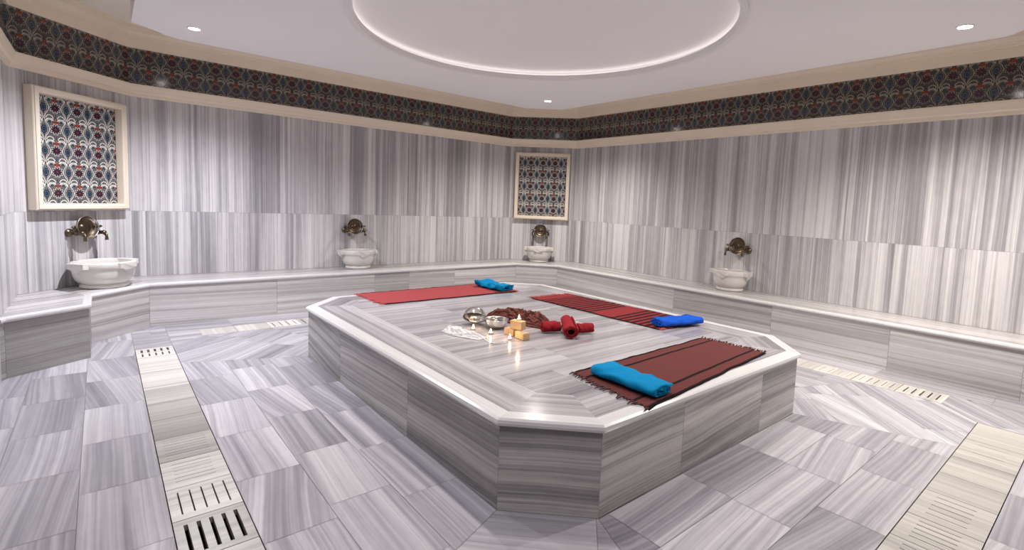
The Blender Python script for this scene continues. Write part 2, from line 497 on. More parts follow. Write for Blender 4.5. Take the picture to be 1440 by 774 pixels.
# ------------------------------------------------------------------ floor
mb = MB()
S8 = [(1.493,1.973),(1.857,1.609),(4.105,1.609),(4.469,1.973),(4.469,5.080),(4.105,5.444),(1.857,5.444),(1.493,5.080)]
frng = random.Random(5)
def zone(P, ang, org, pw, pl, tint=(0.82,1.06), grout=True, fixed=None):
    """tiles of pw across x pl along direction ang inside the convex polygon P"""
    P = ccw(P)
    if grout: mb.poly([(p[0], p[1], -0.003) for p in P], None, 1)
    ca, sa = math.cos(ang), math.sin(ang)
    loc = [((p[0]-org[0])*ca + (p[1]-org[1])*sa, -(p[0]-org[0])*sa + (p[1]-org[1])*ca) for p in P]
    x0, x1 = min(p[0] for p in loc), max(p[0] for p in loc); y0, y1 = min(p[1] for p in loc), max(p[1] for p in loc)
    j = math.floor(y0/pw - 1e-6)
    while j*pw < y1:
        sh = (fixed[j % len(fixed)] if fixed else frng.uniform(0, pl))
        i = math.floor((x0-sh)/pl)
        while i*pl+sh < x1:
            R = [(i*pl+sh, j*pw), ((i+1)*pl+sh, j*pw), ((i+1)*pl+sh, (j+1)*pw), (i*pl+sh, (j+1)*pw)]
            g = 0.0012
            R = [(R[0][0]+g,R[0][1]+g),(R[1][0]-g,R[1][1]+g),(R[2][0]-g,R[2][1]-g),(R[3][0]+g,R[3][1]-g)]
            Q = clip_convex(R, loc, g)
            if len(Q) >= 3 and abs(area2(Q)) > 0.0008:
                o, w = frng.uniform(0, 60), frng.uniform(0, 60)
                k = frng.gauss(0, 0.10) if frng.random() < 0.6 else 0
                ck, sk = math.cos(k), math.sin(k)
                uv = [(q[1]*ck - q[0]*sk + o, q[0]*ck + q[1]*sk + w) for q in Q]
                mb.poly([(org[0]+q[0]*ca-q[1]*sa, org[1]+q[0]*sa+q[1]*ca, 0.0) for q in Q], uv, 0, frng.uniform(*tint))
            i += 1
        j += 1
r = {1:(0.515,1.566),2:(1.462,0.65),3:(4.498,0.65),4:(5.44,1.569),5:(5.44,5.48),6:(4.498,6.40),7:(1.462,6.40),8:(0.515,5.48)}
s = {i+1: S8[i] for i in range(8)}
H2 = PI/2
zone([s[8],s[1],r[1],r[8]], H2, (1.493,0.0), 0.326, 0.63)
zone([s[1],s[2],r[2],(0.515,0.65),r[1]], -PI/4, (1.857,1.609), 0.34, 0.9)
zone([s[2],s[3],r[3],r[2]], 0.0, (0.42,1.605), 0.3185, 0.66, fixed=[0.5,0.18,0.85])
zone([s[3],s[4],r[4],(5.44,0.93),(5.17,0.65),r[3]], PI/4, (4.105,1.609), 0.30, 1.2, (1.0,1.1))
zone([s[4],s[5],r[5],r[4]], H2, (4.469,0.0), 0.324, 0.8)
zone([s[5],s[6],r[6],(5.17,6.40),(5.44,6.13),r[5]], -PI/4, (4.469,5.08), 0.3, 0.9)
zone([s[6],s[7],r[7],r[6]], 0.0, (0.0,5.444), 0.32, 0.8)
zone([s[7],s[8],r[8],(0.515,6.13),(0.80,6.40),r[7]], PI/4, (1.493,5.08), 0.3, 0.9)
zone([(XL-0.05,YF-0.05),(0.215,YF-0.05),(0.215,6.95),(XL-0.05,6.95)], H2, (0.215,-0.02), 0.335, 0.65, fixed=[0.10,0.42,0.0])
zone([(0.215,YF-0.05),(0.515,YF-0.05),(0.515,2.10),(0.215,2.10)], H2, (0.215,0.0), 0.3, 0.6)
zone([(0.515,YF-0.05),(XR+0.05,YF-0.05),(XR+0.05,0.325),(0.515,0.325)], 0.0, (0.0,0.325), 0.33, 0.66)
zone([(0.515,0.325),(2.65,0.325),(2.65,0.65),(0.515,0.65)], 0.0, (0.0,0.325), 0.325, 0.6)
zone([(5.17,0.325),(5.76,0.325),(5.76,0.93),(5.44,0.93),(5.17,0.65)], PI/4, (5.17,0.65), 0.3, 0.8)
zone([(5.76,0.325),(XR+0.05,0.325),(XR+0.05,6.40),(5.76,6.40)], H2, (5.76,0.0), 0.4, 0.9)
zone([(5.44,2.35),(5.76,2.35),(5.76,6.40),(5.44,6.40)], H2, (5.76,0.0), 0.32, 0.35)
zone([(5.17,6.40),(5.44,6.13),(5.44,6.40)], 0, (5.17,6.40), 0.3, 0.8)
zone([(0.515,6.13),(0.80,6.40),(0.515,6.40)], 0, (0.5,6.40), 0.3, 0.8)
zone([(0.215,6.13),(0.515,6.13),(0.515,6.95),(0.215,6.95)], 0, (0.215,6.13), 0.3, 0.8)
zone([(0.515,6.40),(0.80,6.40),(0.80,6.71),(0.515,6.71)], 0, (0.5,6.40), 0.31, 0.8)
zone([(2.16,6.40),(XR,6.40),(XR,6.71),(2.16,6.71)], 0, (0.5,6.40), 0.31, 0.35)
zone([(0.515,6.71),(XR+0.05,6.71),(XR+0.05,YB+0.05),(0.515,YB+0.05)], 0, (0.5,6.71), 0.4, 0.9)
zone([(XL-0.05,6.95),(0.515,6.95),(0.515,YB+0.05),(XL-0.05,YB+0.05)], PI/4, (0.5,6.95), 0.4, 0.9)
mb.poly([(p[0],p[1],-0.003) for p in S8], None, 1)
# channel bed under the drain covers
mb.poly([(-1,-1,-0.085),(7.2,-1,-0.085),(7.2,8.2,-0.085),(-1,8.2,-0.085)], None, 2)
tag(mb.build('floor', [M['floor'], M['grout'], M['dark']], recalc=False), kind='structure')

# ------------------------------------------------------------------ drain covers
def grid_plate(W, L, holes, along, tint, t=0.03):
    """W (x) by L (y) plate with rectangular holes [(x0,x1,y0,y1)], top at z=0"""
    mb = MB()
    xs = sorted({0.0, W, *[h[0] for h in holes], *[h[1] for h in holes]})
    ys = sorted({0.0, L, *[h[2] for h in holes], *[h[3] for h in holes]})
    solid = {}
    for i in range(len(xs)-1):
        for j in range(len(ys)-1):
            cx, cy = (xs[i]+xs[i+1])/2, (ys[j]+ys[j+1])/2
            solid[i, j] = not any(h[0] < cx < h[1] and h[2] < cy < h[3] for h in holes)
    o, w = random.uniform(0, 60), random.uniform(0, 60)
    uvf = (lambda p: (p[1]+p[2]+o, p[0]+w)) if along == 'x' else (lambda p: (p[0]+p[2]+o, p[1]+w))
    def q(pts): mb.poly(pts, [uvf(p) for p in pts], 0, tint)
    for (i, j), ok in solid.items():
        if not ok: continue
        a, b, c, d = xs[i], xs[i+1], ys[j], ys[j+1]
        q([(a,c,0),(b,c,0),(b,d,0),(a,d,0)]); q([(a,d,-t),(b,d,-t),(b,c,-t),(a,c,-t)])
        if not solid.get((i-1,j)): q([(a,d,0),(a,d,-t),(a,c,-t),(a,c,0)])
        if not solid.get((i+1,j)): q([(b,c,0),(b,c,-t),(b,d,-t),(b,d,0)])
        if not solid.get((i,j-1)): q([(a,c,0),(a,c,-t),(b,c,-t),(b,c,0)])
        if not solid.get((i,j+1)): q([(b,d,0),(b,d,-t),(a,d,-t),(a,d,0)])
    return mb
def slots_len(W, L, n, w, y0, y1):   # slots running along y
    return [(W*(k+0.9)/(n+0.8)-w/2, W*(k+0.9)/(n+0.8)+w/2, L*y0, L*y1) for k in range(n)]
def slots_cross(W, L, n, w, x0, x1, a=0.2, b=0.85):
    return [(W*x0, W*x1, L*(a+(b-a)*k/(n-1))-w/2, L*(a+(b-a)*k/(n-1))+w/2) for k in range(n)]
COVERS = 'marble covers over the floor drain channels'
def cover(mb, loc, rz, label, extra=None):
    o = mb.build('drain_cover', M['drain'])
    o.location = loc; o.rotation_euler = (0, 0, rz)
    tag(o, label, 'drain cover', COVERS)
G = 0.004
W = 0.30 - 2*G
left = [(2.12,2.46,'g','plain grey drain cover cut by the photo bottom edge, left channel',0.78),
        (2.46,2.80,'L','left channel drain cover with five wide dark slots, nearest slotted one',0.72),
        (2.80,3.13,'l','pale beige drain cover with five thin lengthwise slots, left channel',1.05),
        (3.13,3.47,'c','ivory drain cover with fine crosswise slits, left channel, beyond the thin-slotted beige one',1.0),
        (3.47,3.82,'d','grey drain cover with faint crosswise slits, left channel, fifth from the photo bottom',0.70),
        (3.82,4.16,'p','plain grey-brown drain cover without slots, left channel, sixth from the photo bottom',0.58),
        (4.16,4.50,'p','rough worn drain cover, left channel, seventh from the photo bottom',0.68),
        (4.50,4.84,'p','plain streaked drain cover, left channel, eighth from the photo bottom',0.8),
        (4.84,5.32,'p','long pale drain cover striped crosswise, left channel, second behind the far grating',1.08),
        (5.32,5.80,'p','long pale drain cover just in front of the far double slotted grating, left channel',1.14),
        (5.80,6.13,'2','white drain cover with two rows of five short slots, far end of left channel',1.22)]
for y0, y1, k, lab, ti in left:
    L = y1 - y0 - 0.005
    h = {'g': [], 'p': [], 'L': slots_len(W,L,5,0.017,0.12,0.86), 'l': slots_len(W,L,5,0.007,0.15,0.85),
         'c': slots_cross(W,L,6,0.0042,0.17,0.80), 'd': slots_cross(W,L,8,0.003,0.12,0.86,0.12,0.9),
         '2': slots_len(W,L,5,0.012,0.12,0.44) + slots_len(W,L,5,0.018,0.58,0.88)}[k]
    cover(grid_plate(W, L, h, 'x', ti), (0.215+G, y0, 0.0), 0, lab)
front = [(2.65,2.95,'c','drain cover cut by the photo bottom edge, right-hand front channel',0.80),
         (2.95,3.245,'c','drain cover with long crosswise slits, front channel, nearest complete one',0.92),
         (3.245,3.62,'c','yellowish drain cover with five crosswise slits, front channel between two dark bands',0.92),
         (3.62,3.94,'p','plain grey drain cover between dark edges, front channel, fourth from the photo bottom',0.82),
         (3.94,4.29,'p','plain striped beige drain cover, front channel, fifth from the photo bottom',0.88),
         (4.29,4.72,'d','beige drain cover with faint slits, front channel, sixth from the photo bottom',0.92),
         (4.72,5.17,'p','pale drain cover at the far right end of the front channel',0.97)]
W2 = 0.325 - 2*G
for x0, x1, k, lab, ti in front:
    L = x1 - x0 - 0.005
    h = {'p': [], 'c': slots_cross(W2,L,5,0.0065,0.2,0.75), 'd': slots_cross(W2,L,4,0.0035,0.25,0.75)}[k]
    # local y runs along world +x, local x along world -y
    cover(grid_plate(W2, L, h, 'x', ti), (x0, 0.65-G, 0.0), -PI/2, lab)
right = [(0.93,1.28,5,'white slotted drain cover at the near end of the right wall channel',1.12,0.012),
         (1.28,1.64,5,'white slotted drain cover second from the near end, right wall channel',1.12,0.006),
         (1.64,2.00,4,'white drain cover with faint slots, third along the right wall channel',1.12,0.004),
         (2.00,2.35,3,'white drain cover beside the platform right corner, fourth along the right wall channel',1.1,0.003)]
W3 = 0.32 - 2*G
for y0, y1, n, lab, ti, sw in right:
    L = y1 - y0 - 0.005
    cover(grid_plate(W3, L, slots_cross(W3,L,n,sw,0.2,0.8,0.15,0.85), 'x', ti), (5.44+G, y0, 0.0), 0, lab)
back = [(0.80,1.14,0,'pale drain cover, leftmost of the back wall channel',1.1),
        (1.14,1.48,0,'pale drain cover left of the slotted one in the back channel',1.1),
        (1.48,1.82,4,'white slotted drain cover before the back bench, left of the platform',1.2),
        (1.82,2.16,3,'striped drain cover at the platform left corner, back channel',0.95)]
W4 = 0.31 - 2*G
for x0, x1, n, lab, ti in back:
    L = x1 - x0 - 0.005
    h = slots_cross(W4,L,n,0.014,0.15,0.85,0.15,0.85) if n else []
    cover(grid_plate(W4, L, h, 'x', ti), (x0, 6.71-G, 0.0), -PI/2, lab)

# ------------------------------------------------------------------ wall bench
bench = thing('marble_bench', 'long striped grey marble bench with white edge running along the walls', 'bench', (3.0, 7.4, 0.0))
def loc_of(root): return Matrix.Translation(-Vector(root.location))
FR = [(XL,5.66),(-0.60,5.715),(-0.10,6.055),(-0.10,6.60),(0.391,7.091),(5.60,7.091),(6.118,6.565),(6.118,0.51),(4.94,-0.668)]   # bench front line, room on its right
def build_bench():
    B = loc_of(bench)
    # core and seat
    mb = MB(); mb.M = B
    fr = offset_poly(FR, 0.03, False)
    backp = [(4.94,YF+0.004),(XR-CL,YF+0.004),(XR-0.004,YF+CL),(XR-0.004,YB-CR),(XR-CR,YB-0.004),(XL+CL,YB-0.004),(XL+0.004,YB-CL),(XL+0.004,5.68)]
    rng = random.Random(3)
    # seat strips between the front line and the wall
    inn = offset_poly(FR, 0.045, False)
    seat = [([inn[0],inn[1],inn[2],inn[3],(-0.37+0.0,6.33+0.755),(XL+0.004,YB-CL)], 0.6),
            ([inn[3],inn[4],(XL+CL,YB-0.004),(-0.38,7.06)], PI/4),
            ([inn[4],inn[5],(XR-CR,YB-0.004),(XL+CL,YB-0.004)], 0.0),
            ([inn[5],inn[6],(XR-0.004,YB-CR),(XR-CR,YB-0.004)], -PI/4),
            ([inn[6],inn[7],(XR-0.004,YF+CL),(XR-0.004,YB-CR)], PI/2),
            ([inn[7],(4.96,YF+0.004),(XR-CL,YF+0.004),(XR-0.004,YF+CL)], PI/4)]
    for P, ang in seat:
        ca, sa = math.cos(ang), math.sin(ang); o = rng.uniform(0, 50)
        mb.poly([(p[0],p[1],HB-0.002) for p in P], [(-p[0]*sa+p[1]*ca+o, p[0]*ca+p[1]*sa) for p in P], 0, 1.0)
    mb.build('seat', M['bench'], bench, recalc=False)
    # bullnose edge
    mb = MB(); mb.M = B
    sweep(mb, FR, [(0.05,HB-0.042),(-0.004,HB-0.042),(-0.014,HB-0.036),(-0.018,HB-0.022),(-0.014,HB-0.007),(-0.004,HB),(0.045,HB),(0.05,HB-0.042)], False, 0, False, 5.0, True)
    mb.build('edge_trim', M['white_marble'], bench)
    # front panels
    cuts = {0:[],1:[],2:[],3:[],4:[1.70,3.0,3.54,4.34],5:[],6:[4.13,2.74,1.52],7:[]}
    panels = []
    for i in range(len(FR)-1):
        a, b = FR[i], FR[i+1]
        ts = [0.0]
        for c in cuts[i]:
            ts.append((c-a[0])/(b[0]-a[0]) if i == 4 else (c-a[1])/(b[1]-a[1]))
        ts.append(1.0)
        for t0, t1 in zip(ts, ts[1:]):
            panels.append(((a[0]+(b[0]-a[0])*t0, a[1]+(b[1]-a[1])*t0), (a[0]+(b[0]-a[0])*t1, a[1]+(b[1]-a[1])*t1)))
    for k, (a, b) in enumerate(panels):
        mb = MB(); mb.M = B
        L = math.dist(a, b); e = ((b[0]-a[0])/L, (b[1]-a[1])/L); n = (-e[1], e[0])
        o = rng.uniform(0, 50); ti = rng.uniform(0.92, 1.05) if k > 2 else 0.6  # left end block: darker marble, with its shade also painted into the tint
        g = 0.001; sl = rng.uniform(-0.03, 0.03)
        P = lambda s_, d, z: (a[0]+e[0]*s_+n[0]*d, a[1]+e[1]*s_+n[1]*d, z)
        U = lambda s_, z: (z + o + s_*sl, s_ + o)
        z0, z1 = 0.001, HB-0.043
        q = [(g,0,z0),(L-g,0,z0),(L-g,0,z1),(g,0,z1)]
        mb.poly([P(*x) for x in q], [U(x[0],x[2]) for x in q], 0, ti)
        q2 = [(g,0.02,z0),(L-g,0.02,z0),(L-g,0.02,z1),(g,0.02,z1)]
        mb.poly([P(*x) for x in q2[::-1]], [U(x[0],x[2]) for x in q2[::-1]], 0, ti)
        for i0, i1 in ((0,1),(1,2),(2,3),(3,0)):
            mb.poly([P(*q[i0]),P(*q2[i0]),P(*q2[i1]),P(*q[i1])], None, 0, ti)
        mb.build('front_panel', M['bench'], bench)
build_bench()

# ------------------------------------------------------------------ central platform
plat = thing('marble_platform', 'low octagonal striped marble massage platform in the middle of the floor', 'platform', (2.98, 3.526, 0.0))
def build_platform():
    B = loc_of(plat); rng = random.Random(11)
    mb = MB(); mb.M = B
    mb.box((1.7,1.85,0.0),(4.25,5.2,0.40))
    # top: inner field of tiles, white band, grey band
    rg = [offset_poly(S8, d) for d in (0.075, 0.25, 0.365)]
    zt = HS
    ti = [0.92, 1.12]
    for k in range(2):
        for i in range(8):
            j = (i+1) % 8
            P = [rg[k][i], rg[k][j], rg[k+1][j], rg[k+1][i]]
            e = Vector((S8[j][0]-S8[i][0], S8[j][1]-S8[i][1])).normalized()
            o = [3.31, 8.87][k] + i*7.1*k
            mb.poly([(p[0],p[1],zt) for p in P], [((-p[0]*e.y+p[1]*e.x)+o+i*2.3, p[0]*e.x+p[1]*e.y) for p in P], 0, ti[k])
    inner = rg[2]
    y = inner[0][1]-1.0
    x0, x1 = inner[0][0]-0.5, inner[3][0]+0.5
    row = 0
    yy = min(p[1] for p in inner)
    while yy < max(p[1] for p in inner):
        xx = x0 - rng.uniform(0, 0.8)
        while xx < x1:
            w = 1.2
            Q = clip_convex([(xx+.0006,yy+.0006),(xx+w-.0006,yy+.0006),(xx+w-.0006,yy+0.4-.0006),(xx+.0006,yy+0.4-.0006)], inner)
            if len(Q) >= 3:
                o, q = rng.uniform(0,60), rng.uniform(0,60)
                tt = rng.uniform(0.97, 1.04)
                mb.poly([(p[0],p[1],zt) for p in Q], [(p[1]+o+p[0]*0.0, p[0]+q) for p in Q], 0, tt)
            xx += w
        yy += 0.4
    mb.poly([(p[0],p[1],zt-0.002) for p in rg[0]], None, 0, 0.5)
    mb.build('top', M['slab'], plat, recalc=False)
    mb = MB(); mb.M = B
    sweep(mb, S8, [(0.06,HS-0.042),(-0.008,HS-0.042),(-0.018,HS-0.036),(-0.024,HS-0.022),(-0.018,HS-0.008),(-0.006,HS+0.001),(0.075,HS+0.001),(0.06,HS-0.042)], True, 0, False, 9.0)
    mb.build('edge_trim', M['white_marble'], plat)
    cuts = {0:[],1:[2.57,3.54],2:[],3:[3.0,4.05],4:[],5:[3.4,2.6],6:[],7:[4.21,2.98]}
    for i in range(8):
        a, b = S8[i], S8[(i+1)%8]
        ax = 0 if i in (1,5) else 1
        ts = [0.0]+[(c-a[ax])/(b[ax]-a[ax]) for c in cuts[i]]+[1.0]
        for t0, t1 in zip(ts, ts[1:]):
            p = (a[0]+(b[0]-a[0])*t0, a[1]+(b[1]-a[1])*t0); q = (a[0]+(b[0]-a[0])*t1, a[1]+(b[1]-a[1])*t1)
            mb = MB(); mb.M = B
            L = math.dist(p, q); e = ((q[0]-p[0])/L, (q[1]-p[1])/L); n = (-e[1], e[0])
            o = rng.uniform(0, 50); tt = rng.uniform(0.9, 1.08); g = 0.001; sl = rng.uniform(-0.08, 0.12)
            F = lambda s_, d, z: (p[0]+e[0]*s_+n[0]*d, p[1]+e[1]*s_+n[1]*d, z)
            z0, z1 = 0.001, HS-0.043
            c1 = [(g,0,z0),(L-g,0,z0),(L-g,0,z1),(g,0,z1)]; c2 = [(x,0.02,z) for x,_,z in c1]
            U = lambda x: (x[2]+o+x[0]*sl, x[0]+o)
            mb.poly([F(*x) for x in c1], [U(x) for x in c1], 0, tt)
            mb.poly([F(*x) for x in c2[::-1]], [U(x) for x in c2[::-1]], 0, tt)
            for i0, i1 in ((0,1),(1,2),(2,3),(3,0)):
                mb.poly([F(*c1[i0]),F(*c2[i0]),F(*c2[i1]),F(*c1[i1])], None, 0, tt)
            mb.build('side_panel', M['panel'], plat)
build_platform()

# ------------------------------------------------------------------ basins, taps, wall bowls, framed tiles
def frame_at(x, y, n):      # local x along the wall, local y into the room
    return math.atan2(n[1], n[0]) - PI/2
q2 = math.sqrt(0.5)
SPOTS = [((-0.174,7.281),(q2,-q2),1.105,'below the large left tile panel', 0.00),
         ((2.91,YB),(0,-1),1.095,'on the long back wall', -0.03),
         ((6.323,7.29),(-q2,-q2),1.055,'below the small far tile panel', 0.0),
         ((XR,3.53),(-1,0),1.085,'on the right wall', 0.03)]
def basin(i, pos, n, where):
    rz = frame_at(*pos, n)
    t = thing('marble_basin', ['large white marble basin on the bench ','veined cream marble basin on the bench ','plain white marble basin on the bench ','grey-veined marble basin on the bench '][i] + where, 'basin', (pos[0]+n[0]*0.003, pos[1]+n[1]*0.003, HB), rz, 'marble wash basins on the wall bench')
    k = 1.2 if i == 0 else 1.0
    yc = 0.222*k
    T = Matrix.Translation((0, yc, 0))
    mb = MB(); mb.M = T
    mb.lathe([(0.0,0.001),(0.172*k,0.001),(0.180*k,0.006),(0.180*k,0.030),(0.172*k,0.038),(0.166*k,0.046)], 56, sy=0.92)
    mb.build('foot', M['basin'], t)
    mb = MB(); mb.M = T
    prof = [(0.0,0.044),(0.166,0.044),(0.186,0.056),(0.208,0.085),(0.222,0.125),(0.228,0.17),(0.229,0.205),(0.236,0.210),(0.240,0.216),(0.240,0.262),(0.236,0.270),(0.228,0.274),
            (0.206,0.274),(0.199,0.268),(0.196,0.245),(0.188,0.19),(0.158,0.12),(0.10,0.095),(0.0,0.09)]
    mb.lathe([(r_*k, z) for r_, z in prof], 64, sy=0.92, ymin=-yc+0.002, inner_from=12)
    mb.build('bowl', M['basin'], t)
    for ang in (0.0, PI/2, PI):
        mb = MB(); mb.M = T @ Matrix.Rotation(ang - PI/2, 4, 'Z')
        r0, r1 = 0.205*k, 0.272*k
        if ang == PI/2: r0, r1 = 0.205*k*0.92, 0.258*k*0.92
        w = 0.078*k
        lf = 0.172 if i in (0, 2) else 0.140
        zb = 0.216
        out = [(-w,0.271),(w,0.271),(w*1.02,0.266),(w*1.02,zb),(w*0.75,zb-0.1*(zb-lf)),(w*0.4,lerp(zb,lf,0.45)),(0,lf),(-w*0.4,lerp(zb,lf,0.45)),(-w*0.75,zb-0.1*(zb-lf)),(-w*1.02,zb),(-w*1.02,0.266)]
        rad = lambda z: r1 - max(0, (zb-z))*0.42
        mb.rings([[(x, r0-0.02, z) for x, z in out], [(x, rad(z)-0.008, z) for x, z in out], [(x*0.95, rad(z), 0.245+(z-0.245)*0.95) for x, z in out]], True, 0, False, True, True)
        mb.build('ear', M['basin'], t)
def lerp(a, b, t): return a + (b-a)*t
def tap_mb(part):
    mb = MB()
    if part == 'body':
        mb.M = Matrix.Rotation(-PI/2, 4, 'X')
        mb.lathe([(0.0,0.001),(0.036,0.001),(0.036,0.006),(0.026,0.014),(0.017,0.018),(0.016,0.06),(0.021,0.064),(0.022,0.075),(0.017,0.08),(0.016,0.115),(0.02,0.12),(0.018,0.135),(0.008,0.142),(0.0,0.143)], 20)
    elif part == 'spout':
        mb.tube([(0,0.10,0),(0,0.128,-0.004),(0,0.146,-0.02),(0,0.150,-0.045),(0,0.150,-0.062),(0,0.150,-0.066)], [0.014,0.014,0.0135,0.0125,0.0125,0.016], 14)
    else:
        mb.tube([(0,0.07,0.012),(0,0.07,0.035),(0,0.07,0.045),(0,0.07,0.055)], [0.011,0.009,0.013,0.008], 12)
        mb.tube([(-0.036,0.07,0.05),(-0.026,0.07,0.052),(0.0,0.07,0.05),(0.026,0.07,0.052),(0.036,0.07,0.05)], [0.006,0.011,0.008,0.011,0.006], 12)
    for v_ in mb.bm.verts: v_.co *= 1.22
    return mb
tap0 = None
def taps(i, pos, n, zc, where):
    global tap0
    rz = frame_at(*pos, n)
    tx = (math.cos(rz), math.sin(rz))
    for sgn, side in ((1,'left'),(-1,'right')):
        dx = sgn*0.122
        loc = (pos[0]+tx[0]*dx+n[0]*0.004, pos[1]+tx[1]*dx+n[1]*0.004, zc-0.045)
        lab = f'bronze tap {side} of the metal bowl {where}'
        if tap0 is None:
            tap0 = thing('wall_tap', lab, 'tap', loc, rz, 'bronze taps above the basins')
            for p in ('body','spout','handle'): tap_mb(p).build(p, M['bronze'], tap0)
        else:
            r_ = tap0.copy(); COL.objects.link(r_); r_.location = loc; r_.rotation_euler = (0,0,rz); r_['label'] = lab
            for ch in list(tap0.children):
                c = ch.copy(); COL.objects.link(c); c.parent = r_
def wall_bowl(i, pos, n, zc, where):
    rz = frame_at(*pos, n)
    t = thing('bath_bowl', ['shiny round metal bath bowl on the taps ','dark round metal bath bowl on the taps ','small ringed metal bath bowl on the taps ','tarnished round metal bath bowl on the taps '][i] + where, 'bowl', (pos[0]+n[0]*0.006, pos[1]+n[1]*0.006, zc+0.01), rz, 'metal bath bowls resting on the taps')
    R_ = Matrix.Translation((0,0.052,0)) @ Matrix.Rotation(-PI/2 + 0.12, 4, 'X')
    mb = MB(); mb.M = R_
    pr = [(0.0,-0.022),(0.045,-0.021),(0.08,-0.012),(0.104,0.006),(0.116,0.028),(0.119,0.04),(0.121,0.043),(0.121,0.046),(0.117,0.047),(0.113,0.042),(0.110,0.028),(0.099,0.009),(0.078,-0.006),(0.05,-0.014),(0.036,-0.016)]
    mb.lathe(pr[:14] + [(0.0,-0.016)], 44)
    sh_ = mb.build('shell', M['copper'], t)
    mb = MB(); mb.M = R_
    mb.lathe([(0.101,0.011),(0.078,-0.004),(0.056,-0.010),(0.05,-0.006),(0.044,-0.010),(0.036,-0.011),(0.033,-0.003),(0.024,0.004),(0.018,0.002),(0.012,0.006),(0.0,0.007)], 40)
    mb.build('boss', M['bronze'], sh_)
for i, (pos, n, zc, where, dx) in enumerate(SPOTS):
    basin(i, pos, n, where)
    taps(i, pos, n, zc, where)
    wall_bowl(i, pos, n, zc, where)

def tile_panel(pos, n, z0, z1, half, label):
    rz = frame_at(*pos, n)
    t = thing('framed_tile_panel', label, 'wall panel', (pos[0]+n[0]*0.003, pos[1]+n[1]*0.003, z0), rz, 'framed tile panels')
    H = z1 - z0
    mb = MB(); mb.M = Matrix(((-1,0,0,0),(0,0,1,0),(0,1,0,0),(0,0,0,1)))
    rect = [(-half,0.0),(half,0.0),(half,H),(-half,H)]
    sweep(mb, rect, [(0.0,0.001),(0.0,0.088),(0.006,0.096),(0.012,0.096),(0.014,0.106),(0.048,0.106),(0.051,0.098),(0.060,0.096),(0.064,0.088),(0.066,0.012),(0.066,0.001)], True)
    mb.build('frame', M['ivory'], t)
    mb = MB()
    w = half-0.06
    P = [(-w,0.012,0.06),(w,0.012,0.06),(w,0.012,H-0.06),(-w,0.012,H-0.06)]
    Q = [(x,0.002,z) for x,_,z in P]
    sc = 0.21*5/(H-0.13)
    U = lambda p: (p[0]+0.1125, (p[2]-0.062)*sc)
    mb.poly(P, [U(p) for p in P]); mb.poly(Q[::-1], [U(p) for p in Q])
    for a, b in ((0,1),(1,2),(2,3),(3,0)): mb.poly([P[a],P[b],Q[b],Q[a]])
    mb.build('tile_field', M['tiles'], t)
tile_panel((-0.172,7.283), (q2,-q2), 1.302, 2.488, 0.507, 'large floral tile panel in cream frame on the left corner wall')
tile_panel((6.318,7.295), (-q2,-q2), 1.272, 2.508, 0.508, 'floral tile panel in cream frame on the far corner wall')

